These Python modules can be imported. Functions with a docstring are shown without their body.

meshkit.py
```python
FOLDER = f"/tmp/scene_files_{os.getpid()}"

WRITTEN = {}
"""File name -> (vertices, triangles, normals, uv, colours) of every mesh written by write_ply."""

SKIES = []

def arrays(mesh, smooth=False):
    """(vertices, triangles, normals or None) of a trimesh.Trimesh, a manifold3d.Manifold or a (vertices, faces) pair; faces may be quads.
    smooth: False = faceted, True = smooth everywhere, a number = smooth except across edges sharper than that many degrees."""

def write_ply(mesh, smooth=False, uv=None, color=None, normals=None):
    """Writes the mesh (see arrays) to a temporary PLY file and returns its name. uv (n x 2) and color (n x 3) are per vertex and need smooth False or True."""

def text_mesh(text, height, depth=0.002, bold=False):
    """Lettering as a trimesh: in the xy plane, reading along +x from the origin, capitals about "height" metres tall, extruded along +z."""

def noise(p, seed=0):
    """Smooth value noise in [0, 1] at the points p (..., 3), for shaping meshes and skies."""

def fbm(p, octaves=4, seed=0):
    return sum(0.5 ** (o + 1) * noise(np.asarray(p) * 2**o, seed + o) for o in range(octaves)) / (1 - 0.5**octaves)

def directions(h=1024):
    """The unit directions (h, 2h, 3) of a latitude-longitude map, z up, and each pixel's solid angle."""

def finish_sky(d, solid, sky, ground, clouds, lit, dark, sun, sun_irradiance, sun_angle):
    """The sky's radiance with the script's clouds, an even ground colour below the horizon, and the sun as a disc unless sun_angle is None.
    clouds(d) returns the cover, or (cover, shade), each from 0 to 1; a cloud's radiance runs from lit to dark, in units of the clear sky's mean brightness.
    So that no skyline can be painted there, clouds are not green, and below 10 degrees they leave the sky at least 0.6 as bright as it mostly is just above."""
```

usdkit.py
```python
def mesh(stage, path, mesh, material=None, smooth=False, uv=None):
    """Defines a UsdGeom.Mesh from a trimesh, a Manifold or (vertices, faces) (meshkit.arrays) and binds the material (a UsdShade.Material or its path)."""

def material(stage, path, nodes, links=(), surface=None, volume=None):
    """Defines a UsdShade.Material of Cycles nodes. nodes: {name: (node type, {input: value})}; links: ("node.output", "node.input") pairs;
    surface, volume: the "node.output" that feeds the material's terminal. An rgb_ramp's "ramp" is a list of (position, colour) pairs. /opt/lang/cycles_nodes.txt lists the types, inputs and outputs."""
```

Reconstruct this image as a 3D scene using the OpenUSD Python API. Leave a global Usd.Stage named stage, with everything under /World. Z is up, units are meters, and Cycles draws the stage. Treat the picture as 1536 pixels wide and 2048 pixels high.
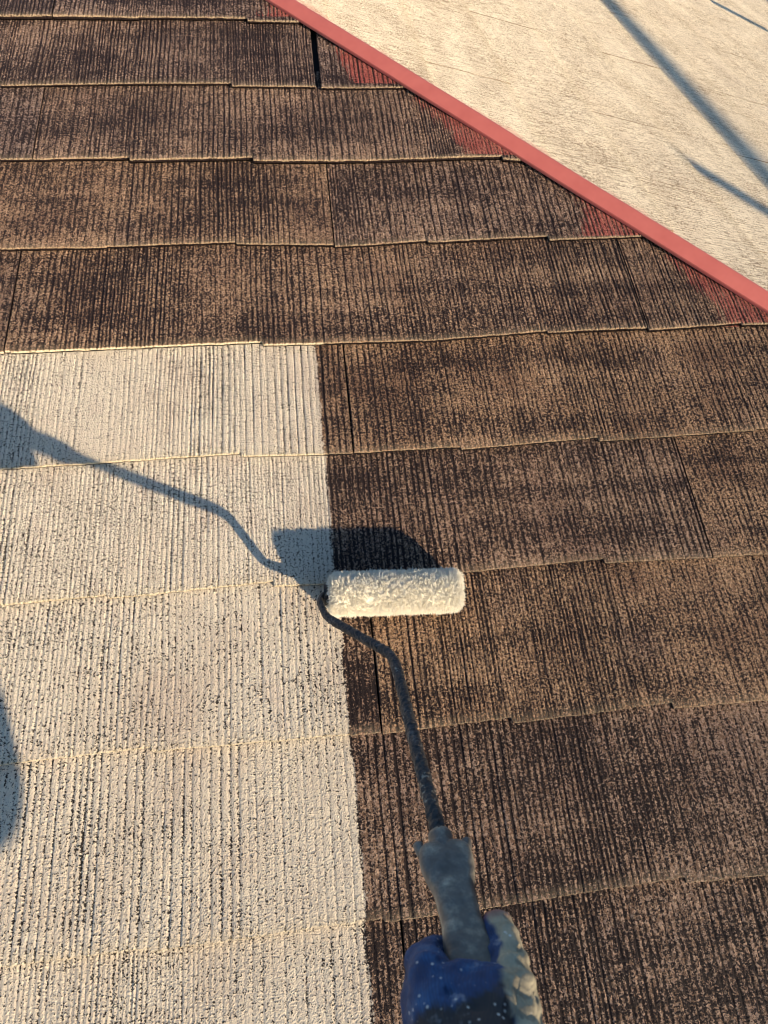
import math
import numpy as np
import trimesh
import manifold3d as m3
import usdkit
import meshkit
from meshkit import noise, fbm
from pxr import Usd, UsdGeom, UsdLux, UsdShade, Sdf, Gf, Vt

stage = Usd.Stage.CreateInMemory()
UsdGeom.SetStageUpAxis(stage, UsdGeom.Tokens.z)
UsdGeom.SetStageMetersPerUnit(stage, 1.0)
UsdGeom.Xform.Define(stage, "/World")
T = Sdf.ValueTypeNames

# ------------------------------------------------------------------ frames
PITCH = math.radians(14.0)
SP, CP = math.sin(PITCH), math.cos(PITCH)
ORIGIN = np.array([0.0, 0.0, 4.2])                 # a point of the front roof face
AX = np.array([[1, 0, 0], [0, CP, SP], [0, -SP, CP]], float)   # rows: along the courses, up the slope, out of the face


def world(p):
    return ORIGIN + np.asarray(p, float) @ AX


def world_dir(d):
    return np.asarray(d, float) @ AX


def matrix(axes, origin):
    m = np.eye(4)
    m[:3, :3] = axes
    m[3, :3] = origin
    return Gf.Matrix4d(*m.ravel().tolist())


# ------------------------------------------------------------------ camera
CAM_F = 1445.15                                    # pixels of a 1536 wide picture
CAM_C = np.array([0.383626, -0.656581, 0.834615])  # in the frame of the front face
rv = np.array([-3.56572288, 0.147043794, -0.173781686])
th = np.linalg.norm(rv)
k_ = rv / th
K_ = np.array([[0, -k_[2], k_[1]], [k_[2], 0, -k_[0]], [-k_[1], k_[0], 0]])
CAM_R = np.eye(3) + math.sin(th) * K_ + (1 - math.cos(th)) * K_ @ K_   # rows: right, down, forward

cam = UsdGeom.Camera.Define(stage, "/World/camera")
cam.CreateProjectionAttr("perspective")
cam.CreateFocalLengthAttr(24.0)
cam.CreateHorizontalApertureAttr(24.0 * 1536 / CAM_F)
cam.CreateVerticalApertureAttr(24.0 * 2048 / CAM_F)
cam.CreateClippingRangeAttr(Gf.Vec2f(0.02, 5000))
cam.CreateFStopAttr(13.0)
cam.CreateFocusDistanceAttr(0.95)
cam.CreateExposureAttr(0.74)
UsdGeom.Xformable(cam).AddTransformOp().Set(matrix(np.array([world_dir(CAM_R[0]), -world_dir(CAM_R[1]), -world_dir(CAM_R[2])]), world(CAM_C)))

# ------------------------------------------------------------------ sky and sun
SUN_L = np.array([1.43, -1.82, 1.0])
SUN_L /= np.linalg.norm(SUN_L)
SUN = world_dir(SUN_L)
sun_el, sun_rot = math.asin(SUN[2]), math.atan2(SUN[0], SUN[1])
dome = UsdLux.DomeLight.Define(stage, "/World/sky")
dome.GetPrim().SetCustomDataByKey("kind", "structure")
sky_m = usdkit.material(stage, "/World/Looks/sky", {
    "s": ("sky_texture", {"sky_type": "single_scattering", "sun_disc": False, "sun_elevation": sun_el, "sun_rotation": sun_rot, "altitude": 60.0,
                          "air_density": 1.0, "aerosol_density": 0.35, "ozone_density": 3.2}),
    "b": ("background_shader", {"strength": 0.11})}, [("s.color", "b.color")], surface="b.background")
UsdShade.MaterialBindingAPI.Apply(dome.GetPrim()).Bind(sky_m)
sun = UsdLux.DistantLight.Define(stage, "/World/sun")
sun.CreateIntensityAttr(1.25)
sun.CreateNormalizeAttr(True)
sun.CreateAngleAttr(0.55)
sun.CreateColorAttr(Gf.Vec3f(1.0, 0.80, 0.56))
zz = SUN
xx = np.cross([0, 0, 1.0], zz)
xx /= np.linalg.norm(xx)
UsdGeom.Xformable(sun).AddTransformOp().Set(matrix(np.array([xx, np.cross(zz, xx), zz]), [0, 0, 30]))


# ------------------------------------------------------------------ helpers
def unproj(pts, z=0.0):
    """Points of the plane at height z over the front face seen at pixels of the 1536 x 2048 picture (used to measure the roof)."""
    I = np.atleast_2d(np.asarray(pts, float))
    d = np.stack([(I[:, 0] - 768) / CAM_F, (I[:, 1] - 1024) / CAM_F, np.ones(len(I))], 1) @ CAM_R
    return CAM_C + d * ((z - CAM_C[2]) / d[:, 2])[:, None]


class O(str):
    pass


class Graph:
    def __init__(self):
        self.nodes, self.links, self.i = {}, [], 0

    def __call__(self, kind, out=None, **inp):
        self.i += 1
        name = f"n{self.i}"
        vals = {}
        for k, v in inp.items():
            if isinstance(v, O):
                self.links.append((str(v), f"{name}.{k}"))
            else:
                vals[k] = v
        self.nodes[name] = (kind, vals)
        return O(f"{name}.{out}") if out else name

    def math(self, op, a, b=0.0, c=0.0, clamp=False):
        return self("math", "value", math_type=op, value1=a, value2=b, value3=c, use_clamp=clamp)

    def sum(self, *terms, const=0.0):
        acc = const
        for t, w in terms:
            acc = self.math("multiply_add", t, w, acc)
        return acc

    def step(self, v, a, b, lo=0.0, hi=1.0):
        return self("map_range", "result", range_type="smoothstep", value=v, from_min=a, from_max=b, to_min=lo, to_max=hi, clamp=True)

    def mix(self, f, a, b, kind="mix"):
        return self("mix", "color", mix_type=kind, fac=f, color1=a, color2=b)

    def noise(self, vec, scale, detail=2.0, rough=0.5, dist=0.0, out="fac"):
        return self("noise_texture", out, dimensions="3D", vector=vec, scale=scale, detail=detail, roughness=rough, distortion=dist)

    def scaled(self, vec, s, loc=(0, 0, 0)):
        return self("mapping", "vector", mapping_type="point", vector=vec, scale=s, location=loc)

    def done(self, path, surface):
        return usdkit.material(stage, "/World/Looks/" + path, self.nodes, self.links, surface=str(surface))


def put(path, v, f, mat=None, smooth=True, vars=None, xf=None, label=None):
    v, f = np.asarray(v, float), np.asarray(f, int)
    vv, ff, nn = meshkit.arrays((v, f) if f.shape[1] in (3, 4) else None, smooth)
    m = UsdGeom.Mesh.Define(stage, path)
    m.CreatePointsAttr(Vt.Vec3fArray.FromNumpy(vv.astype(np.float32)))
    m.CreateFaceVertexCountsAttr(Vt.IntArray.FromNumpy(np.full(len(ff), 3, np.int32)))
    m.CreateFaceVertexIndicesAttr(Vt.IntArray.FromNumpy(ff.astype(np.int32).ravel()))
    m.CreateSubdivisionSchemeAttr("none")
    m.CreateDoubleSidedAttr(True)
    if nn is not None:
        m.CreateNormalsAttr(Vt.Vec3fArray.FromNumpy(nn.astype(np.float32)))
        m.SetNormalsInterpolation("vertex")
    for name, data in (vars or {}).items():
        UsdGeom.PrimvarsAPI(m).CreatePrimvar(name, T.Float3Array, "vertex").Set(Vt.Vec3fArray.FromNumpy(np.asarray(data, np.float32)))
    if mat is not None:
        UsdShade.MaterialBindingAPI.Apply(m.GetPrim()).Bind(mat)
    if xf is not None:
        UsdGeom.Xformable(m).AddTransformOp().Set(xf)
    if label:
        m.GetPrim().SetCustomDataByKey("label", label)
    return m


def thing(name, label, category, xf, group=None):
    x = UsdGeom.Xform.Define(stage, "/World/" + name)
    x.AddTransformOp().Set(xf)
    x.GetPrim().SetCustomDataByKey("label", label)
    x.GetPrim().SetCustomDataByKey("category", category)
    if group:
        x.GetPrim().SetCustomDataByKey("group", group)
    return x


COUNT = {}


def numbered(base):
    n = COUNT.get(base, 0)
    COUNT[base] = n + 1
    return base if n == 0 else f"{base}_{n:03d}"


def tube(path, radii, n=16, jitter=0.0, seed=0, cap=True):
    path = np.asarray(path, float)
    radii = np.broadcast_to(np.asarray(radii, float), len(path))
    t = np.gradient(path, axis=0)
    t /= np.linalg.norm(t, axis=1, keepdims=True)
    ref = np.array([0.13, 0.2, 0.97])
    rings = []
    a = np.linspace(0, 2 * np.pi, n, endpoint=False)
    e1 = np.cross(t[0], ref)
    for i in range(len(path)):
        e1 = e1 - t[i] * (e1 @ t[i])
        e1 /= np.linalg.norm(e1)
        e2 = np.cross(t[i], e1)
        rings.append(path[i] + radii[i] * (np.cos(a)[:, None] * e1 + np.sin(a)[:, None] * e2))
    v = np.concatenate(rings)
    if jitter:
        c = np.repeat(path, n, 0)
        d = v - c
        v = c + d * (1 + jitter * (fbm(v * 420, 3, seed)[:, None] - 0.5) * 2)
    f = []
    for i in range(len(path) - 1):
        for j in range(n):
            j2 = (j + 1) % n
            f.append([i * n + j, i * n + j2, (i + 1) * n + j2])
            f.append([i * n + j, (i + 1) * n + j2, (i + 1) * n + j])
    if cap:
        for base, c, flip in ((0, path[0], True), ((len(path) - 1) * n, path[-1], False)):
            v = np.vstack([v, c])
            k = len(v) - 1
            for j in range(n):
                tri = [base + j, base + (j + 1) % n, k]
                f.append(tri[::-1] if flip else tri)
    return v, np.array(f)


def resample(pts, step, rounding=0.0):
    """A polyline resampled; its corners rounded by repeated corner cutting."""
    p = np.asarray(pts, float)
    for _ in range(int(rounding)):
        q = [p[0]]
        for a, b in zip(p[:-1], p[1:]):
            q += [a * 0.86 + b * 0.14, a * 0.14 + b * 0.86]
        p = np.array(q + [p[-1]])
    L = np.r_[0, np.cumsum(np.linalg.norm(np.diff(p, axis=0), axis=1))]
    s = np.linspace(0, L[-1], max(3, int(L[-1] / step)))
    return np.stack([np.interp(s, L, p[:, k]) for k in range(3)], 1)


PERP = 0.8262                                       # the hip, in the front face: 0.7177 u + 0.6964 v = PERP

# ------------------------------------------------------------------ materials
def slate_material(name, side):
    g = Graph()
    ruv = g("attribute", "vector", attribute="ruv")
    tag = g("attribute", "vector", attribute="tag")
    s = g("separate_xyz", vector=ruv)
    u, v, groove = O(s + ".x"), O(s + ".y"), O(s + ".z")
    t = g("separate_xyz", vector=tag)
    edge, tint, lip = O(t + ".x"), O(t + ".y"), O(t + ".z")
    flat = g("combine_xyz", "vector", x=u, y=v, z=tint)
    grit = g.noise(flat, 600.0, 2.0, 0.55)
    fine = g.noise(flat, 310.0, 3.0, 0.7)
    streak = g.noise(g.scaled(flat, (300, 40, 1)), 1.0, 2.0, 0.6)
    patch = g.noise(g.scaled(flat, (5.0, 11.0, 1)), 1.0, 4.0, 0.6)
    patch2 = g.noise(g.scaled(flat, (3.0, 30.0, 1), (7, 3, 0)), 1.0, 3.0, 0.6)
    hue = g.noise(g.scaled(flat, (9, 7, 1), (3, 1, 5)), 1.0, 3.0, 0.6)
    grain = g.noise(g.scaled(flat, (330, 330, 1), (11, 5, 2)), 1.0, 2.0, 0.6)
    # bare weathered slate
    if not side:
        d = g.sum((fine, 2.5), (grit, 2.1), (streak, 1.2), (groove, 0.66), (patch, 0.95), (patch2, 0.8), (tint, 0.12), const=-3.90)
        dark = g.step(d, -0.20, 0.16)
        tan = g("rgb_ramp", "color", fac=hue, ramp=[(0.30, (0.30, 0.170, 0.105)), (0.45, (0.47, 0.295, 0.175)), (0.56, (0.55, 0.355, 0.210)), (0.70, (0.42, 0.275, 0.185))])
        tan = g.mix(tint, tan, (0.39, 0.285, 0.235))
        tan = g.mix(g.step(grain, 0.42, 0.60), g.mix(0.8, tan, (0.13, 0.07, 0.04)), tan)
        sp = g.step(grit, 0.56, 0.66)
        tan = g.mix(g.math("multiply", sp, 0.6), tan, (0.76, 0.60, 0.42))
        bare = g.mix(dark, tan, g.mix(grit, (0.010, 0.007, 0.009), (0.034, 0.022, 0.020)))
    else:
        bare = (0.16, 0.12, 0.085)
    # worn cement along the lower edge
    lipm = g.math("multiply", lip, g.step(g.sum((fine, 1.0), (grit, 0.9)), 0.82, 1.08, 0.05, 1.0))
    bare = g.mix(lipm, bare, (0.42, 0.33, 0.22))
    # pale primer with the pits left open
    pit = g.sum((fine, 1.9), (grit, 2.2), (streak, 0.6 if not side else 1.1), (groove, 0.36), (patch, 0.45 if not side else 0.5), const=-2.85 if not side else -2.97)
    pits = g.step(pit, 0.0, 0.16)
    pale = g("rgb_ramp", "color", fac=hue, ramp=[(0.3, (0.66, 0.56, 0.445)), (0.45, (0.73, 0.64, 0.51)), (0.6, (0.77, 0.69, 0.555)), (0.72, (0.71, 0.61, 0.495))])
    pale = g.mix(g.step(grain, 0.34, 0.56, 0.22 if not side else 0.14, 0.0), pale, (0.40, 0.29, 0.21))
    if side:
        pale = g.mix(0.75, pale, (0.90, 0.80, 0.60))
        roll = g.noise(g.scaled(flat, (3.0, 26, 1)), 1.0, 5.0, 0.7)
        pale = g.mix(g.step(roll, 0.36, 0.66, 0.38, 0.0), pale, (0.58, 0.47, 0.35))
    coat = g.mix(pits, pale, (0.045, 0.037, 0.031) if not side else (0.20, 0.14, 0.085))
    coat = g.mix(g.math("multiply", lip, 0.55), coat, (0.47, 0.40, 0.25))
    if side:
        col = coat
        # a little red along the cap
        hipd = g.sum((u, 0.71769), (v, -0.69637))
        red = g.math("multiply", g.step(g.sum((hipd, 1.0), (fine, 0.03), (patch, 0.10)), 0.122, 0.10), 0.35)
        col = g.mix(red, col, (0.50, 0.13, 0.10))
    else:
        jit = g.sum((u, 1.0), (fine, 0.014), (streak, 0.010), (grit, 0.006), (patch, 0.012), const=-0.021)
        prim = g.step(g.math("subtract", edge, jit), -0.0012, 0.0016)
        col = g.mix(prim, bare, coat)
        # red paint that went past the cap
        perp = g.sum((u, 0.71769), (v, 0.69637))
        blot = g.noise(g.scaled(flat, (4.0, 4.0, 0), (0.7, 0.2, 0)), 1.0, 1.0, 0.5)
        frac = g.math("fraction", g.math("divide", v, 0.182))
        reach = g.sum((frac, -0.085), (perp, 1.0), (blot, 0.20), (fine, 0.03), (streak, 0.05), const=-PERP - 0.062)
        rr = g.step(reach, -0.006, 0.006)
        rr = g.math("multiply", rr, g.step(g.sum((fine, 1.0), (grit, 0.7), (groove, 0.50)), 1.14, 0.80, 0.04, 0.74))
        col = g.mix(rr, col, (0.44, 0.105, 0.085))
    h = g.sum((fine, 0.8), (grit, 1.0), (streak, 0.4))
    bump = g("bump", "normal", height=h, strength=1.0, distance=0.0024 if not side else 0.0009)
    b = g("principled_bsdf", "BSDF", base_color=col, roughness=0.62, specular_ior_level=0.12, normal=bump, diffuse_roughness=0.6)
    return g.done(name, b)


def plain(name, color, rough=0.6, vary=0.25, scale=40.0, bump=0.0, bscale=200.0, bdist=0.001, metallic=0.0):
    g = Graph()
    pos = g("texture_coordinate", "object")
    nz = g.noise(pos, scale, 4.0, 0.6)
    c = np.array(color, float)
    col = g("rgb_ramp", "color", fac=nz, ramp=[(0.3, tuple(c * (1 - vary))), (0.7, tuple(np.minimum(c * (1 + vary), 0.95)))])
    kw = dict(base_color=col, roughness=rough, metallic=metallic)
    if bump:
        kw["normal"] = g("bump", "normal", height=g.noise(pos, bscale, 3.0, 0.6), strength=bump, distance=bdist)
    return g.done(name, g("principled_bsdf", "BSDF", **kw))


M_front = slate_material("brown_slate", False)
M_side = slate_material("primed_slate", True)
M_felt = plain("roofing_felt", (0.03, 0.028, 0.027), 0.9)
M_wall = plain("house_wall", (0.55, 0.5, 0.42), 0.85, 0.06, 3.0, 0.4, 300)
M_ground = plain("ground_earth", (0.20, 0.17, 0.13), 0.95, 0.3, 0.8, 0.4, 30, 0.02)
M_pipe = plain("galvanised_pipe", (0.45, 0.46, 0.47), 0.45, 0.1, 20.0, metallic=0.6)


def red_material():
    g = Graph()
    tag = g("separate_xyz", vector=g("attribute", "vector", attribute="tag"))
    across, along = O(tag + ".x"), O(tag + ".y")
    vec = g("combine_xyz", "vector", x=along, y=across, z=0.0)
    rag = g.noise(g.scaled(vec, (22, 60, 1)), 1.0, 4.0, 0.6)
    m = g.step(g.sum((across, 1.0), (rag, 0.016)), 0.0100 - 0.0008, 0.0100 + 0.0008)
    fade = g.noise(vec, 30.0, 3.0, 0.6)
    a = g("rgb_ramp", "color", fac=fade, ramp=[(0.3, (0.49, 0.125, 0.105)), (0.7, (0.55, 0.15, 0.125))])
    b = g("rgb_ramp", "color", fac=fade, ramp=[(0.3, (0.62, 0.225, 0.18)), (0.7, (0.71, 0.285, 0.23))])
    h = g.sum((g.noise(vec, 700.0, 2.0), 0.6), (rag, 0.5))
    bump = g("bump", "normal", height=h, strength=0.35, distance=0.001)
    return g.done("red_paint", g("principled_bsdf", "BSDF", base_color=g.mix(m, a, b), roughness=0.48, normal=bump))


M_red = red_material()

# ------------------------------------------------------------------ the ground and the house
HU, HV = 0.71769, 0.69637
H0 = np.array([HU, HV, 0.0]) * PERP
N2 = np.array([SP, 0, CP])                         # the side face, world directions
V2 = np.array([-CP, 0, SP])
U2 = np.array([0, 1.0, 0])
S_ORIGIN = world(H0)
M_FACE = matrix(AX, ORIGIN)
M_SIDE = matrix(np.array([U2, V2, N2]), S_ORIGIN)

EAVE_V2 = -2.55
EAVE_V = EAVE_V2 + H0[1]
put("/World/ground", [[-400, -400, 0], [400, -400, 0], [400, 400, 0], [-400, 400, 0]], [[0, 1, 2], [0, 2, 3]], M_ground, False).GetPrim().SetCustomDataByKey("kind", "structure")

house = thing("house", "house with a low hip roof of brown slates, part coated with pale primer", "house", matrix(np.eye(3), [0, 0, 0]))
corner_u = (PERP - HV * EAVE_V) / HU
apex_v = 3.4
apex_u = (PERP - HV * apex_v) / HU
DZ = 0.014
corner = world([corner_u, EAVE_V, -DZ])
apex = world([apex_u, apex_v, -DZ])
left_eave = world([-7.0, EAVE_V, -DZ])
ridge_l = world([-7.0, apex_v, -DZ])
back_corner = np.array([corner[0], 2 * apex[1] - corner[1], corner[2]])
back_left = np.array([left_eave[0], back_corner[1], left_eave[2]])


def inv_pts(pts, m):
    M = np.array(m)
    return (np.asarray(pts) - M[3, :3]) @ M[:3, :3].T


face1 = put("/World/house/roof_face", inv_pts([left_eave, corner, apex, ridge_l], M_FACE), [[0, 1, 2], [0, 2, 3]], M_felt, False, xf=M_FACE,
            label="front roof face of weathered brown slates, its lower left freshly primed")
face2 = put("/World/house/roof_face_001", inv_pts([corner, back_corner, apex], M_SIDE), [[0, 1, 2]], M_felt, False, xf=M_SIDE,
            label="side roof face beyond the red cap, all slates coated pale cream")
put("/World/house/roof_face_002", [back_corner, back_left, ridge_l, apex], [[0, 1, 2], [0, 2, 3]], M_felt, False)
w = trimesh.creation.box([corner[0] - 0.45 - left_eave[0], back_corner[1] - corner[1] - 0.9, corner[2] - 0.05])
w.apply_translation([(corner[0] - 0.45 + left_eave[0]) / 2, (back_corner[1] + corner[1]) / 2, (corner[2] - 0.05) / 2])
put("/World/house/wall", w.vertices, w.faces, M_wall, False)

# ------------------------------------------------------------------ slates
TH = 0.0055                                        # how far a butt stands over the slate below it
COURSE = 0.182


def grooves(u, v, seed, dmin=0.5, dmax=1.1, wobble=1.0):
    """Depth of the pressed wood-grain grooves, 0 to about 1."""
    rng = np.random.default_rng(seed)
    u0, u1 = u.min() - 0.02, u.max() + 0.02
    pos, x = [], u0
    while x < u1:
        dens = noise(np.array([[x * 9.0, seed * 1.7, 0.0]]), 3)[0]
        x += (0.0044 + 0.0064 * dens ** 1.3) * rng.uniform(0.8, 1.2)
        pos.append(x)
    pos = np.array(pos)
    dep = rng.uniform(dmin, dmax, len(pos)) * (0.6 + 0.6 * noise(np.stack([pos * 11, pos * 0 + seed, pos * 0], 1), 9))
    wid = rng.uniform(0.0009, 0.0017, len(pos))
    wob = 0.0024 * (noise(np.stack([u * 14, v * 9, u * 0 + seed], -1), 5) - 0.5) + 0.0010 * (noise(np.stack([u * 60, v * 40, u * 0 + seed], -1), 6) - 0.5)
    uw = u + wob * wobble
    i = np.clip(np.searchsorted(pos, uw), 1, len(pos) - 1)
    out = np.zeros_like(u)
    for k in (i - 1, i):
        mod = 0.65 + 0.6 * noise(np.stack([k * 3.3, v * 26, u * 0 + seed], -1), 7)
        out = np.maximum(out, dep[k] * mod * np.exp(-((uw - pos[k]) / wid[k]) ** 2))
    return out


def slate(face, name_mat, uu, vb, vlimit, vbase, seed, du, dv, wobble=1.0, edge=-9.0, edge_lip=None, tint=0.0, lift=None, depth=0.0011, toothed=0.0010, label=None):
    """One slate: columns at uu, butt at vb(uu), its top under the next course or at the hip (vlimit)."""
    vt = np.minimum(vbase + COURSE + 0.045, vlimit)
    ok = vt - vb > 0.004
    if ok.sum() < 3:
        return
    uu, vb, vt = uu[ok], vb[ok], vt[ok]
    lf = np.zeros_like(uu) if lift is None else lift[ok]
    n = len(uu)
    rows = max(4, int((vt - vb).max() / dv))
    fr = np.r_[0.0, np.linspace(0.0, 1.0, rows)]
    tooth = toothed * (noise(np.stack([uu * 380, uu * 0 + seed, uu * 0], 1), 11) - 0.5) + 0.0012 * (fbm(np.stack([uu * 60, uu * 0 + seed, uu * 0], 1), 3, 12) - 0.5)
    vb = vb + tooth

    def ztop(u, v, c):
        x = (v - vbase) / COURSE
        return TH * (1 - x) + lf[c] * np.clip(1 - x, -0.3, 1.2)

    V, U, Z, GR, LP = [], [], [], [], []
    cols = np.arange(n)
    ch = 0.0011
    g0 = grooves(uu, vb, seed, wobble=wobble)
    for r in range(-1, rows):
        if r == -1:
            v = vb
        else:
            v = vb + ch + (vt - vb - ch) * (r / (rows - 1))
        gr = grooves(uu, v, seed, wobble=wobble) if r > 0 else g0
        z = ztop(uu, v, cols) - depth * gr
        z = z + 0.0007 * (fbm(np.stack([uu * 25, v * 25, uu * 0 + seed], 1), 2, 21) - 0.5)
        if r == -1:
            z = z - 0.0009
        V.append(v); U.append(uu); Z.append(z); GR.append(gr); LP.append(np.full(n, 1.0 if r == -1 else 0.35 if r == 0 else 0.0))
    nr = len(V)
    top = np.stack([np.concatenate(U), np.concatenate(V), np.concatenate(Z)], 1)
    P = [top]
    ruv = [np.stack([np.concatenate(U), np.concatenate(V), np.concatenate(GR)], 1)]
    tg = [np.stack([np.full(n * nr, edge), np.full(n * nr, tint), np.concatenate(LP)], 1)]
    F = []

    def strip(base, rws, flip=False):
        i = np.arange(rws - 1)[:, None] * n + np.arange(n - 1)[None, :]
        i = (i + base).ravel()
        q = np.stack([i, i + 1, i + n + 1, i + n], 1)
        F.append(q if not flip else q[:, ::-1])

    strip(0, nr)
    # the butt face and a little of the underside
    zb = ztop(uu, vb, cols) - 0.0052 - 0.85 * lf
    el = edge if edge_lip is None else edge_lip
    grime_and_gap_shade = np.where(uu < el, 0.42, 0.70) + 0.16 * (noise(np.stack([uu * 70, uu * 0 + seed, uu * 0], 1), 14) - 0.5)  # lower butt coloured dark: dirt plus the painted shade of the gap below
    zm = zb + (Z[0] - zb) * grime_and_gap_shade
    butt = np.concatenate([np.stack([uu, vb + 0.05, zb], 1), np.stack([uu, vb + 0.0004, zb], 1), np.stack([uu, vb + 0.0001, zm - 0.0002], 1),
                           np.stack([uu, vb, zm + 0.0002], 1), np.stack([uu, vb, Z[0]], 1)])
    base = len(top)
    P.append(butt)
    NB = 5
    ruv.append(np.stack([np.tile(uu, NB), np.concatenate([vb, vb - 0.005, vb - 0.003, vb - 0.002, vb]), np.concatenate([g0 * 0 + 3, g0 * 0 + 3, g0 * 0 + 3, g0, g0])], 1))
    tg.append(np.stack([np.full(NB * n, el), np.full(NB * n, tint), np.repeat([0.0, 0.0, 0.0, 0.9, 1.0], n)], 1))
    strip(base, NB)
    # side faces
    for c in (0, n - 1):
        b0 = base + NB * n + (2 * nr if c else 0)
        a = top[c::n]
        lo = a.copy()
        lo[:, 2] = ztop(np.full(nr, uu[c]), a[:, 1], np.full(nr, c)) - 0.0055
        P.append(np.concatenate([a, lo]))
        ruv.append(np.concatenate([ruv[0][c::n] + [0.001, 0, 3.0], ruv[0][c::n] + [0.003, 0, 3.0]]))
        tg.append(np.concatenate([tg[0][c::n]] * 2))
        j = np.arange(nr - 1)
        q = np.stack([b0 + j, b0 + j + 1, b0 + nr + j + 1, b0 + nr + j], 1)
        F.append(q if c else q[:, ::-1])
    nm = numbered(face + "/slate")
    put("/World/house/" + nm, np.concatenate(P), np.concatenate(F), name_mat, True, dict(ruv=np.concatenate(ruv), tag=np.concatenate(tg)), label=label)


# stepped lower edges of the front courses, measured: line -> (x0, y0, x1, y1)
EDGES = {
    0: [(0, 36, 277, 38), (277, 36, 495, 37), (495, 43, 620, 45)],
    1: [(0, 171, 240, 167), (240, 167, 461, 166), (463, 172, 632, 173), (641, 176, 815, 175)],
    2: [(0, 320, 260, 317), (260, 323, 505, 318), (507, 325, 740, 324), (740, 324, 1003, 315), (1005, 320, 1050, 322)],
    3: [(0, 499, 212, 495), (212, 493, 470, 484), (472, 488, 668, 490), (668, 494, 853, 482), (856, 486, 1095, 472), (1098, 480, 1300, 472)],
    4: [(0, 706, 22, 704), (22, 706, 523, 684), (525, 690, 768, 684), (770, 684, 843, 681), (845, 683, 1093, 662), (1095, 666, 1293, 657), (1297, 662, 1480, 647), (1483, 651, 1545, 648)],
    5: [(0, 938, 240, 922), (240, 922, 478, 906), (482, 912, 705, 907), (705, 906, 920, 894), (922, 899, 1190, 875), (1198, 882, 1510, 860), (1512, 858, 1545, 855)],
    6: [(0, 1210, 212, 1190), (215, 1197, 545, 1162), (547, 1172, 700, 1166), (700, 1166, 930, 1143), (930, 1144, 1205, 1117), (1210, 1126, 1545, 1107)],
    7: [(0, 1530, 300, 1494), (302, 1503, 700, 1469), (700, 1472, 762, 1466), (764, 1468, 1015, 1436), (1026, 1447, 1343, 1405), (1348, 1417, 1545, 1399)],
    8: [(300, 1905, 700, 1846), (768, 1845, 1015, 1812), (1018, 1811, 1356, 1756), (1373, 1766, 1545, 1749)],
}
JOINTS = {0: (109, 20), 1: (633, 130), 2: (76, 252), 3: (661, 407), 4: (1265, 565), 5: (699, 815), 6: (1362, 905), 7: (753, 1350), 8: (1610, 1600), 9: (810, 1915)}
PRIME = {5: (639, 800), 6: (662, 1060), 7: (689, 1330), 8: (690, 1330), 9: (690, 1330)}
JGAP = {1: 0.0048}
rng = np.random.default_rng(7)
UMIN, ROWS = -1.15, range(-4, 15)


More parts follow.
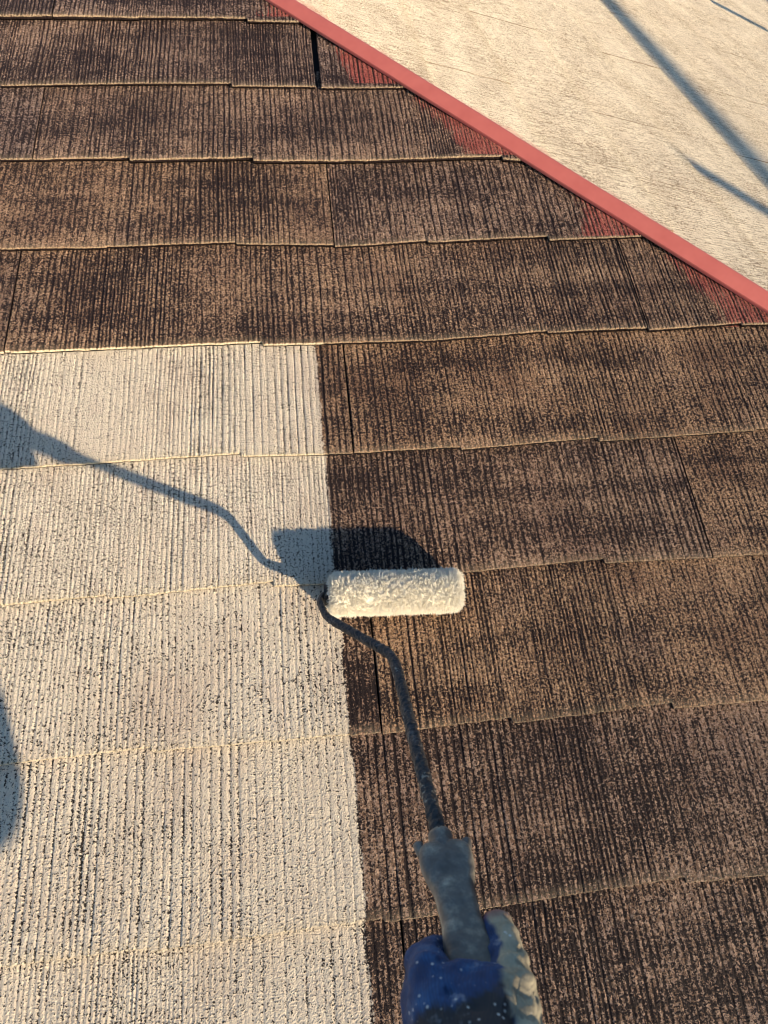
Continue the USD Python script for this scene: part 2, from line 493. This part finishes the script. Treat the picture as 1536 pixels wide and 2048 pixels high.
def edge_function(k):
    segs = []
    for x0, y0, x1, y1 in EDGES.get(k, []):
        a, b = unproj([(x0, y0), (x1, y1)], TH)
        segs.append((a[0], b[0], a[1], b[1]))
    base = COURSE * (4 - k)
    r = np.random.default_rng(100 + k)
    lo = segs[0][0] if segs else 0.4
    hi = segs[-1][1] if segs else 0.4
    x = lo
    while x > UMIN - 0.3:
        w = r.uniform(0.13, 0.3)
        segs.insert(0, (x - w, x, base + r.uniform(-0.004, 0.001), base + r.uniform(0.0, 0.004)))
        x -= w
    x = hi
    while x < 3.5:
        w = r.uniform(0.13, 0.3)
        segs.append((x, x + w, base + r.uniform(-0.004, 0.001), base + r.uniform(0.0, 0.004)))
        x += w
    st = np.array([s[0] for s in segs])

    def fn(u):
        i = np.clip(np.searchsorted(st, u, "right") - 1, 0, len(segs) - 1)
        A = np.array(segs)[i]
        t = np.clip((u - A[:, 0]) / (A[:, 1] - A[:, 0]), 0, 1)
        return A[:, 2] + (A[:, 3] - A[:, 2]) * t

    return fn


TINT = {-4: 0.8, -3: 0.8, -2: 0.8, -1: 1.0, 0: 1.0, 1: 0.95, 2: 0.8, 3: 0.45, 4: 0.3, 5: 0.05, 6: 0.2, 7: 0.1, 8: 0.35, 9: 0.55}
for k in ROWS:
    vbase = COURSE * (4 - k)
    fn = edge_function(k)
    if k in JOINTS:
        j0 = unproj([JOINTS[k]], TH)[0, 0]
    else:
        j0 = (0.455 if k % 2 else 0.0) + rng.uniform(-0.02, 0.02)
    js = j0 + 0.911 * np.arange(-6, 7)
    end = (PERP - HV * vbase) / HU + 0.02
    hip_u = end
    in_view = -1 <= k <= 9
    for a, b in zip(js[:-1], js[1:]):
        if b < UMIN or a > end:
            continue
        gap = JGAP.get(k, 0.0008)
        if abs(a - j0) > 0.01:
            gl = 0.0008
        else:
            gl = gap
        gr_ = gap if abs(b - j0) < 0.01 else 0.0008
        a2, b2 = a + gl, min(b - gr_, end)
        near = in_view and b2 > -0.12 and a2 < 1.3
        du = 0.0008 if near else 0.003
        uu = np.arange(a2, b2, du)
        if len(uu) < 4:
            continue
        vl = (PERP - 0.012 - HU * uu) / HV
        seed = int(1000 + k * 17 + round(a / 0.911) * 331)
        lift = (0.0018 if k <= 4 else 0.0004) + (0.0075 if k <= 4 else 0.0045) * np.clip(noise(np.stack([uu * 4.5, uu * 0 + k * 3.1, uu * 0], 1), 31) - 0.35, 0, 1)
        pe = unproj([PRIME[k]], 0.003)[0, 0] if k in PRIME else -9.0
        pl = unproj([PRIME[5]], 0.003)[0, 0] + 0.012 if k == 4 else None
        lab = None
        if k in PRIME:
            if b2 < pe:
                lab = "slate wholly coated with pale primer"
            elif a2 < pe:
                lab = "slate coated with pale primer on its left part and bare brown on its right"
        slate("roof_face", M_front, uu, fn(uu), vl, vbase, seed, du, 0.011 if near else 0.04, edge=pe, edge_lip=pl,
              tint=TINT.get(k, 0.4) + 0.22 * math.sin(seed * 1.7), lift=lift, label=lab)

# the side face: courses run away from the viewer
V2_0 = -0.068
for k in range(-3, 14):
    vbase = V2_0 - COURSE * k
    r = np.random.default_rng(500 + k)
    j0 = (0.11 if k % 2 == 1 else 0.565) + r.uniform(-0.012, 0.012) + (0.012 if k == 3 else 0)
    if k == 4:
        j0 = 0.575
    js = j0 + 0.911 * np.arange(-5, 8)
    start = (vbase) * HV / HU - 0.25
    for a, b in zip(js[:-1], js[1:]):
        if b < start or a > 3.3 or b < -2.2:
            continue
        seen = b > -0.75 and a < 2.7 and vbase > -2.4
        du = 0.0017 if seen else 0.006
        uu = np.arange(max(a + 0.0009, start), b - 0.0009, du)
        if len(uu) < 4:
            continue
        vl = uu * HU / HV - 0.012 / HV
        seed = int(9000 + k * 23 + round(a / 0.911) * 177)
        rr = np.random.default_rng(seed)
        cuts = np.sort(np.r_[a, a + rr.uniform(0.15, 0.3), a + rr.uniform(0.35, 0.5), a + rr.uniform(0.6, 0.75)])
        offs = rr.uniform(-0.003, 0.003, 4)
        vb = vbase + offs[np.clip(np.searchsorted(cuts, uu, "right") - 1, 0, 3)]
        lift = 0.0002 + 0.002 * np.clip(noise(np.stack([uu * 3, uu * 0 + k * 3.1, uu * 0 + 5], 1), 31) - 0.4, 0, 1)
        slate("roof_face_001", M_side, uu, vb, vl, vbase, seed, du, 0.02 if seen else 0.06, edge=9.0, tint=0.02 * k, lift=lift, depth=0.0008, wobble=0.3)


# ------------------------------------------------------------------ the red hip cap
def hip_cap():
    hd = np.array([HV, -HU, 0.0])                  # down the hip, front frame
    tau = np.linspace(-3.6, 3.55, 900)
    wf = np.array([-HU, -HV, 0.0])                 # across, over the front face
    n2l = N2 @ AX.T
    ws = np.cross(hd, n2l)
    ws /= np.linalg.norm(ws)
    if ws @ wf > 0:
        ws = -ws
    up = np.array([0, 0, 1.0]) + n2l
    up /= np.linalg.norm(up)
    # profile from the front lip over the crest to the side lip: (offset vector, across value)
    prof = []
    A, B = 0.0225, 0.0185
    crest = up * 0.021
    fl = wf * A + np.array([0, 0, 1]) * 0.0140
    sl = ws * B + n2l * 0.0125
    prof = [(wf * (A - 0.004) + np.array([0, 0, 1]) * 0.005, -A - 0.008), (fl - np.array([0, 0, 1]) * 0.0062, -A - 0.006), (fl - np.array([0, 0, 1]) * 0.0012, -A - 0.0012), (fl - wf * 0.0012, -A + 0.0012),
            (fl * 0.5 + crest * 0.5, -A * 0.5), (crest - up * 0.0004 + wf * 0.002, -0.002), (crest - up * 0.0004 + ws * 0.002, 0.002),
            (sl * 0.5 + crest * 0.5, B * 0.5), (sl - ws * 0.0012, B - 0.0012), (sl - n2l * 0.0012, B + 0.0012), (sl - n2l * 0.0062, B + 0.006), (ws * (B - 0.004) + n2l * 0.005, B + 0.008)]
    m = len(prof)
    off = np.array([q[0] for q in prof])
    ac = np.array([q[1] for q in prof])
    rip = 0.0016 * (fbm(np.stack([tau * 5, tau * 0, tau * 0], 1), 3, 41) - 0.5)
    P = (hd * tau[:, None])[:, None, :] + off[None] + rip[:, None, None] * up
    i = (np.arange(len(tau) - 1)[:, None] * m + np.arange(m - 1)[None]).ravel()
    F = np.stack([i, i + 1, i + m + 1, i + m], 1)
    tg = np.stack([np.broadcast_to(ac, (len(tau), m)).ravel(), np.repeat(tau, m), np.zeros(len(tau) * m)], 1)
    v = P.reshape(-1, 3)
    # split into facets along the folds with a smoothing angle would lose the tags: normals stay per vertex, folds are narrow strips
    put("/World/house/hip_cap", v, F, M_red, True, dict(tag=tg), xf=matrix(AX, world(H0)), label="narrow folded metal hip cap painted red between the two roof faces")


hip_cap()

# ------------------------------------------------------------------ paint roller
R_C = np.array([0.4085, -0.3890, 0.0268])          # left end of the cover's axis, front frame
R_E = np.array([0.5610, -0.3946, 0.0268])
R_AX = (R_E - R_C) / np.linalg.norm(R_E - R_C)
R_L = float(np.linalg.norm(R_E - R_C))
GR0 = np.array([0.4666, -0.6626, 0.281])           # where the grip begins
GA = np.array([0.0, -0.735, 0.678])                # along the grip, towards the hand
GA /= np.linalg.norm(GA)
GE1 = np.array([1.0, 0, 0])
GE2 = np.cross(GE1, GA)
if GE2[2] < 0:
    GE2 = -GE2
roller = thing("paint_roller", "small fluffy white paint roller with dark crooked rod and grey grip on the roof", "paint roller", matrix(AX, world(R_C * [1, 1, 0])))
R_B = R_C * [1, 1, 0]

g = Graph()
pos = g("texture_coordinate", "object")
nz = g.noise(pos, 140.0, 3.0, 0.6)
colr = g("rgb_ramp", "color", fac=nz, ramp=[(0.35, (0.80, 0.755, 0.63)), (0.6, (0.88, 0.845, 0.74))])
M_nap = g.done("roller_nap", g("principled_bsdf", "BSDF", base_color=colr, roughness=0.7, subsurface_weight=0.0, diffuse_roughness=0.7))


def rod_material():
    g = Graph()
    pos = g("texture_coordinate", "object")
    a = g.noise(pos, 330.0, 4.0, 0.65)
    b = g.noise(pos, 60.0, 3.0, 0.6)
    m = g.step(g.sum((a, 0.6), (b, 0.8)), 0.76, 0.92)
    col = g.mix(m, (0.018, 0.018, 0.020), (0.085, 0.082, 0.08))
    pf = g.step(g.sum((g.noise(pos, 180.0, 3.0, 0.6), 0.7), (g.noise(pos, 18.0, 2.0, 0.5), 0.8)), 0.90, 0.98)
    col = g.mix(pf, col, (0.26, 0.235, 0.19))
    bump = g("bump", "normal", height=a, strength=1.0, distance=0.003)
    return g.done("crusted_rod", g("principled_bsdf", "BSDF", base_color=col, roughness=0.55, normal=bump))


def grip_material():
    g = Graph()
    pos = g("texture_coordinate", "object")
    a = g.noise(pos, 55.0, 5.0, 0.65)
    b = g.noise(pos, 400.0, 3.0, 0.6)
    col = g("rgb_ramp", "color", fac=a, ramp=[(0.32, (0.040, 0.038, 0.036)), (0.5, (0.085, 0.08, 0.073)), (0.60, (0.17, 0.155, 0.125)), (0.68, (0.30, 0.27, 0.21))])
    bump = g("bump", "normal", height=g.sum((a, 0.7), (b, 0.4)), strength=0.5, distance=0.0015)
    return g.done("smeared_grip", g("principled_bsdf", "BSDF", base_color=col, roughness=0.5, normal=bump))


M_rod, M_grip = rod_material(), grip_material()
# cover body: lumpy cylinder with rounded ends
nn_, mm_ = 72, 60
s = np.linspace(0, 1, nn_)
x = np.r_[s * R_L]
prof_r = 0.0228 * np.ones(nn_)
endd = np.minimum(x, R_L - x)
prof_r = np.where(endd < 0.010, 0.0228 - 0.010 + np.sqrt(np.maximum(0.010 ** 2 - (0.010 - endd) ** 2, 0)), prof_r)
e2 = np.cross(R_AX, [0, 0, 1.0])
e2 /= np.linalg.norm(e2)
e3 = np.cross(R_AX, e2)
centers = (R_C - R_B) + R_AX * x[:, None]
ang = np.linspace(0, 2 * np.pi, mm_, endpoint=False)
ringd = np.cos(ang)[:, None] * e2 + np.sin(ang)[:, None] * e3
pts = centers[:, None] + prof_r[:, None, None] * ringd[None]
lump = (fbm((pts.reshape(-1, 3)) * 90, 3, 51) - 0.5) * 0.003
pts = pts.reshape(-1, 3) + np.tile(ringd, (nn_, 1)) * lump[:, None]
ff = []
for i in range(nn_ - 1):
    for j in range(mm_):
        j2 = (j + 1) % mm_
        ff += [[i * mm_ + j, i * mm_ + j2, (i + 1) * mm_ + j2, (i + 1) * mm_ + j]]
ff = np.array(ff)
tri = np.vstack([ff[:, [0, 1, 2]], ff[:, [0, 2, 3]]])
pts = np.vstack([pts, centers[0], centers[-1]])
capf = [[j, len(pts) - 2, (j + 1) % mm_] for j in range(mm_)] + [[(nn_ - 1) * mm_ + j, (nn_ - 1) * mm_ + (j + 1) % mm_, len(pts) - 1] for j in range(mm_)]
tri = np.vstack([tri, np.array(capf)])
put("/World/paint_roller/roller_cover", pts, tri, M_nap, True)

# the nap: clumped tufts
rg = np.random.default_rng(3)
NT, PER = 16000, 3
cx = np.concatenate([rg.uniform(0.0, 1.0, NT - 1600), rg.uniform(0, 0.05, 800), rg.uniform(0.95, 1, 800)])
ca = rg.uniform(0, 2 * np.pi, NT)
P4, W4 = [], []
for q in range(NT):
    xq = cx[q] * R_L
    side = 0.0
    ed = min(xq, R_L - xq)
    sgn = -1 if xq < R_L / 2 else 1
    rad_here = 0.0222
    if ed < 0.010:
        side = sgn * math.asin(min(1.0, 1 - ed / 0.010))
        rad_here = 0.0122 + math.sqrt(max(0.010 ** 2 - (0.010 - ed) ** 2, 0))
    rad = math.cos(ca[q]) * e2 + math.sin(ca[q]) * e3
    dirn = rad * math.cos(side) + R_AX * math.sin(side)
    tip_shift = rg.normal(0, 0.0011, 3) + R_AX * 0.0004
    ln = rg.uniform(0.0018, 0.0042)
    root_c = (R_C - R_B) + R_AX * xq + rad * rad_here
    tip = root_c + dirn * ln + tip_shift
    for _ in range(PER):
        o = rg.normal(0, 0.0008, 3)
        rt = root_c + o - dirn * 0.001
        tp = tip + o * 0.45 + rg.normal(0, 0.0006, 3)
        md = rt * 0.45 + tp * 0.55 + rg.normal(0, 0.0006, 3) + o * 0.25
        m1 = rt * 0.7 + md * 0.3 + o * 0.1
        P4 += [rt, m1, md, tp]
        W4 += [0.0006, 0.0006, 0.00045, 0.00022]
P4 = np.array(P4)
floor = 0.0006
P4[:, 2] = np.maximum(P4[:, 2], floor)
bc = UsdGeom.BasisCurves.Define(stage, "/World/paint_roller/nap")
bc.CreateTypeAttr("linear")
bc.CreatePointsAttr(Vt.Vec3fArray.FromNumpy(P4.astype(np.float32)))
bc.CreateCurveVertexCountsAttr(Vt.IntArray.FromNumpy(np.full(NT * PER, 4, np.int32)))
bc.CreateWidthsAttr(Vt.FloatArray.FromNumpy(np.array(W4, np.float32)))
bc.SetWidthsInterpolation("vertex")
UsdShade.MaterialBindingAPI.Apply(bc.GetPrim()).Bind(M_nap)

# end cap and rod
capd = trimesh.creation.cylinder(0.0125, 0.006, sections=28)
al = trimesh.geometry.align_vectors([0, 0, 1], R_AX)
capd.apply_transform(al)
capd.apply_translation(R_C - R_B - R_AX * 0.0045)
put("/World/paint_roller/end_cap", capd.vertices, capd.faces, M_rod, 30)
B1 = np.array([0.4012, -0.4235, 0.054])
B2 = np.array([0.4640, -0.4900, 0.127])
rod = np.array([R_C + R_AX * 0.01, R_C - R_AX * 0.0085, R_C - R_AX * 0.0105 + (B1 - R_C) * 0.35, B1, B1 * 0.5 + B2 * 0.5 + [0.001, -0.001, 0], B2, B2 * 0.5 + GR0 * 0.5 + [-0.001, 0, -0.002], GR0 + GA * 0.02]) - R_B
rp = resample(rod, 0.0016, 3)
L = np.linspace(0, 1, len(rp))
rr_ = np.interp(L, [0, 0.12, 0.2, 0.5, 0.8, 1], [0.0036, 0.0038, 0.0047, 0.0050, 0.0054, 0.0058])
v_, f_ = tube(rp, rr_, 26, 0.40, 5)
put("/World/paint_roller/rod", v_, f_, M_rod, True)
# collar where the rod enters the grip
cp = np.array([GR0 - GA * 0.012, GR0 - GA * 0.009, GR0 - GA * 0.002, GR0 + GA * 0.004, GR0 + GA * 0.030]) - R_B - GE2 * 0.002
cq = resample(cp, 0.0015)
v_, f_ = tube(cq, np.interp(np.linspace(0, 1, len(cq)), [0, 0.05, 0.4, 1], [0.0076, 0.0088, 0.0088, 0.0030]), 22, 0.10, 8)
put("/World/paint_roller/collar", v_, f_, M_grip, True)


# grip: a loft with flared shoulders, a waist and a fuller middle
def grip():
    st = np.array([-0.001, 0.001, 0.006, 0.014, 0.026, 0.040, 0.058, 0.078, 0.098, 0.120, 0.142, 0.150, 0.153])
    wd = np.array([0.0060, 0.0145, 0.0182, 0.0186, 0.0168, 0.0132, 0.0128, 0.0150, 0.0160, 0.0155, 0.0140, 0.0110, 0.0040])
    tk = np.array([0.0040, 0.0060, 0.0070, 0.0074, 0.0078, 0.0082, 0.0088, 0.0100, 0.0110, 0.0110, 0.0105, 0.009, 0.003])
    sf = np.linspace(st[0], st[-1], 90)
    from scipy.interpolate import PchipInterpolator as PI
    w_, t_ = PI(st, wd)(sf), PI(st, tk)(sf)
    a = np.linspace(0, 2 * np.pi, 56, endpoint=False)
    ex = 0.62
    cx_, sx_ = np.sign(np.cos(a)) * np.abs(np.cos(a)) ** ex, np.sign(np.sin(a)) * np.abs(np.sin(a)) ** ex
    P = []
    for i, t in enumerate(sf):
        skew = 0.0035 * math.exp(-((t - 0.01) / 0.02) ** 2)
        P.append(GR0 - R_B + GA * (t) + (w_[i] * cx_ + skew * 0)[:, None] * GE1 + (t_[i] * sx_)[:, None] * GE2)
    P = np.concatenate(P)
    P += (fbm(P * 90, 3, 61)[:, None] - 0.5) * 0.0016 * GE2
    n = len(a)
    F = []
    for i in range(len(sf) - 1):
        for j in range(n):
            F.append([i * n + j, i * n + (j + 1) % n, (i + 1) * n + (j + 1) % n, (i + 1) * n + j])
    P = np.vstack([P, GR0 - R_B + GA * st[0], GR0 - R_B + GA * st[-1]])
    F = np.array(F)
    T3 = np.vstack([F[:, [0, 1, 2]], F[:, [0, 2, 3]], [[(j + 1) % n, j, len(P) - 2] for j in range(n)], [[(len(sf) - 1) * n + j, (len(sf) - 1) * n + (j + 1) % n, len(P) - 1] for j in range(n)]])
    put("/World/paint_roller/grip", P, T3, M_grip, True)
    for sgn, ln in ((-1, 0.011), (1, 0.009)):
        q = np.array([GR0 + GE1 * sgn * 0.0150 + GA * 0.008, GR0 + GE1 * sgn * 0.0168 + GA * 0.001, GR0 + GE1 * sgn * 0.0172 - GA * ln * 0.35]) - R_B
        v_, f_ = tube(resample(q, 0.0012, 1), [0.0040] * 1 + [0.0036] * (len(resample(q, 0.0012, 1)) - 2) + [0.0022], 14, 0.04, 9)
        put("/World/paint_roller/" + numbered("grip_lug"), v_, f_, M_grip, True)


grip()


# ------------------------------------------------------------------ the gloved hand
def hand_pt(e1, t, e2):
    return GR0 + GE1 * e1 * 1e-3 + GA * t * 1e-3 + GE2 * e2 * 1e-3


def chain(pts):
    out = []
    for (p, r), (q, s_) in zip(pts[:-1], pts[1:]):
        a = m3.Manifold.sphere(r * 1e-3, 28).translate(tuple(hand_pt(*p)))
        b = m3.Manifold.sphere(s_ * 1e-3, 28).translate(tuple(hand_pt(*q)))
        out.append(m3.Manifold.batch_hull([a, b]))
    return out


def blob(*pts):
    return m3.Manifold.batch_hull([m3.Manifold.sphere(r * 1e-3, 28).translate(tuple(hand_pt(*p))) for p, r in pts])


wr1, wr2 = ((-24, 184, 10), 23), ((-18, 184, -14), 23)
parts = []
iM, mM, rM, pM = ((-27, 100, 10), 14), ((-31, 104, -6), 14), ((-31, 120, -14), 13.5), ((-28, 136, -20), 12.5)
parts += [blob(iM, mM, wr1, wr2), blob(mM, rM, wr1, wr2), blob(rM, pM, wr1, wr2)]
parts += chain([iM, ((-28, 84, 2), 11.5), ((-15, 68, -16), 10.5), ((8, 66, -20), 9.2)])
parts += chain([mM, ((-29, 86, -16), 11.5), ((-9, 82, -28), 10.5), ((14, 85, -22), 9.3)])
parts += chain([rM, ((-28, 106, -22), 11), ((-8, 103, -29), 10), ((14, 106, -22), 9)])
parts += chain([pM, ((-25, 124, -26), 10), ((-8, 122, -29), 9.2), ((11, 125, -22), 8.3)])
tC, tM_, tI, tT = ((4, 158, 10), 19), ((16, 116, 11), 14), ((21, 88, 4), 11.5), ((21, 66, 0), 9.5)
parts += chain([tC, tM_, tI, tT])
parts += [blob(tC, wr1, wr2), blob(((10, 116, 16), 12), ((-22, 104, 12), 11), ((-8, 150, 16), 17)), blob(tC, ((-20, 130, 12), 15), wr1), blob(((16, 128, -4), 12), tC, ((4, 160, -14), 16))]
parts += chain([((24, 140, 8), 9), ((30, 150, 4), 7), ((27, 158, 2), 7)])
hand = m3.Manifold.batch_boolean(parts, m3.OpType.Add)
hand = hand.refine_to_length(0.0032)
hm = hand.to_mesh()
hm = trimesh.Trimesh(hm.vert_properties[:, :3], hm.tri_verts, process=True)
trimesh.smoothing.filter_taubin(hm, 0.5, 0.53, 14)
rel = hm.vertices - GR0
he1, ht, he2 = rel @ GE1 * 1e3, rel @ GA * 1e3, rel @ GE2 * 1e3
nrm = hm.vertex_normals
wr_ = (fbm(np.stack([he1 * 0.10, ht * 0.16, he2 * 0.10], 1), 3, 71) - 0.5)
hm.vertices = hm.vertices + nrm * (wr_ * 0.0060)[:, None] + nrm * (0.0006 * np.sin(ht * 0.42 + 8 * wr_ + 0.2 * he1) * np.clip((he1 + 2) / 14, 0.15, 1))[:, None]
coatm = np.clip((he1 - (12 - 0.06 * (ht - 60) + 6 * np.clip((100 - ht) / 12, 0, 1)) - 10 * (fbm(np.stack([he1, ht, he2], 1) * 0.12, 3, 73) - 0.5) + 0.25 * np.maximum(-he2 - 4, 0)) / 2.0, 0, 1)
coatm = np.maximum(coatm, np.clip((-he2 - 12 - 3 * wr_) / 3.0, 0, 1))
darkm = np.clip((ht - 121 + 0.10 * he1 - 22 * wr_) / 3.0, 0, 1) * (1 - np.clip((he1 - 8) / 3, 0, 1))
tipm = np.clip(1.6 - np.linalg.norm(np.stack([he1 - 21, ht - 60, he2 - 4], 1), axis=1) / 7.0, 0, 1)

person = thing("person", "left hand in a paint-spotted blue knit glove with cream coating, gripping the roller", "person", matrix(AX, world(hand_pt(-20, 184, 0))))
PB = hand_pt(-20, 184, 0)


def glove_material():
    g = Graph()
    tag = g("separate_xyz", vector=g("attribute", "vector", attribute="tag"))
    co, dk, tp = O(tag + ".x"), O(tag + ".y"), O(tag + ".z")
    pos = g("texture_coordinate", "object")
    n1 = g.noise(pos, 60.0, 4.0, 0.6)
    n2 = g.noise(pos, 500.0, 2.0, 0.6)
    knit = g("wave_texture", "fac", wave_type="bands", bands_direction="diagonal", profile="sine", vector=pos, scale=260.0, distortion=1.5, detail=1.0, detail_scale=20.0)
    blue = g("rgb_ramp", "color", fac=n1, ramp=[(0.3, (0.003, 0.016, 0.060)), (0.5, (0.004, 0.034, 0.115)), (0.7, (0.020, 0.085, 0.21))])
    blue = g.mix(g.math("multiply", knit, 0.35), blue, (0.004, 0.014, 0.06))
    col = g.mix(dk, blue, (0.012, 0.012, 0.016))
    cream = g("rgb_ramp", "color", fac=n1, ramp=[(0.3, (0.17, 0.15, 0.105)), (0.6, (0.33, 0.295, 0.21))])
    col = g.mix(co, col, cream)
    col = g.mix(tp, col, (0.24, 0.075, 0.06))
    vo = g("voronoi_texture", "distance", feature="f1", dimensions="3D", vector=pos, scale=175.0, randomness=1.0)
    spot = g.math("multiply", g.step(vo, 0.22, 0.06), g.step(n1, 0.47, 0.56))
    sm = g.step(g.noise(g.scaled(pos, (60, 60, 60), (3, 4, 5)), 1.0, 3.0, 0.6), 0.62, 0.72)
    col = g.mix(g.math("multiply", spot, 0.75), col, (0.60, 0.58, 0.54))
    col = g.mix(g.math("multiply", sm, 0.30), col, (0.45, 0.47, 0.52))
    bump = g("bump", "normal", height=g.sum((knit, 0.5), (n2, 0.5), (spot, 0.6)), strength=0.5, distance=0.001)
    return g.done("knit_glove", g("principled_bsdf", "BSDF", base_color=col, roughness=0.78, normal=bump))


M_glove = glove_material()
M_sleeve = plain("dark_sleeve", (0.022, 0.024, 0.032), 0.85, 0.3, 60.0, 0.5, 300)
put("/World/person/glove", hm.vertices - PB, hm.faces, M_glove, True, dict(tag=np.stack([coatm, darkm, tipm], 1)))
# sleeve: forearm, elbow and upper arm of the worker behind the camera
sl = np.array([hand_pt(-20, 172, -1), hand_pt(-19, 190, -1), np.array([0.455, -0.90, 0.400]), np.array([0.490, -1.05, 0.385]), np.array([0.527, -1.205, 0.370]), np.array([0.537, -1.24, 0.43]), np.array([0.55, -1.26, 0.62]), np.array([0.56, -1.30, 0.78])])
sp_ = resample(sl, 0.006, 2)
Ls = np.linspace(0, 1, len(sp_))
rs_ = np.interp(Ls, [0, 0.06, 0.12, 0.5, 0.75, 1], [0.033, 0.036, 0.038, 0.050, 0.056, 0.062])
v_, f_ = tube(sp_, rs_, 40)
cc = np.repeat(sp_, 40, 0)
dd = v_[: len(cc)] - cc
v_[: len(cc)] = cc + dd * (1 + 0.16 * (fbm(v_[: len(cc)] * np.array([28, 28, 28]), 3, 77)[:, None] - 0.5))
put("/World/person/sleeve", v_ - PB, f_, M_sleeve, True)

# ------------------------------------------------------------------ scaffold along the side eave (its shadow falls on the side face)
S_U2, S_V2, S_N2 = float(SUN @ U2), float(SUN @ V2), float(SUN @ N2)


def sunward(u2, v2, t):
    return S_ORIGIN + U2 * u2 + V2 * v2 + SUN * t


rail_p = sunward(0.6, -0.845, 4.1)
SX, SZ = rail_p[0], rail_p[2]
scaffold = thing("scaffold", "grey pipe scaffold standing along the side eave, outside the right edge of the view", "scaffold", matrix(np.eye(3), [SX, rail_p[1], 0]))
R_P = 0.0243


def pipe(a, b, name):
    v_, f_ = tube(np.linspace(a, b, 8), R_P, 18)
    put("/World/scaffold/" + numbered(name), v_ - np.array([SX, rail_p[1], 0]), f_, M_pipe, 40)


ptop = sunward(0.005, -0.615, 4.0)
pole0 = ptop[1]
for kk in (0, 1):
    y = pole0 + 3.05 * kk
    pipe(np.array([ptop[0], y, 0.0]), np.array([ptop[0], y, ptop[2]]), "post")
for dz in (0.0, -0.76, -1.6):
    pipe(np.array([SX, pole0 - 2.2, SZ + dz]), np.array([SX, pole0 + 4.0, SZ + dz]), "rail")
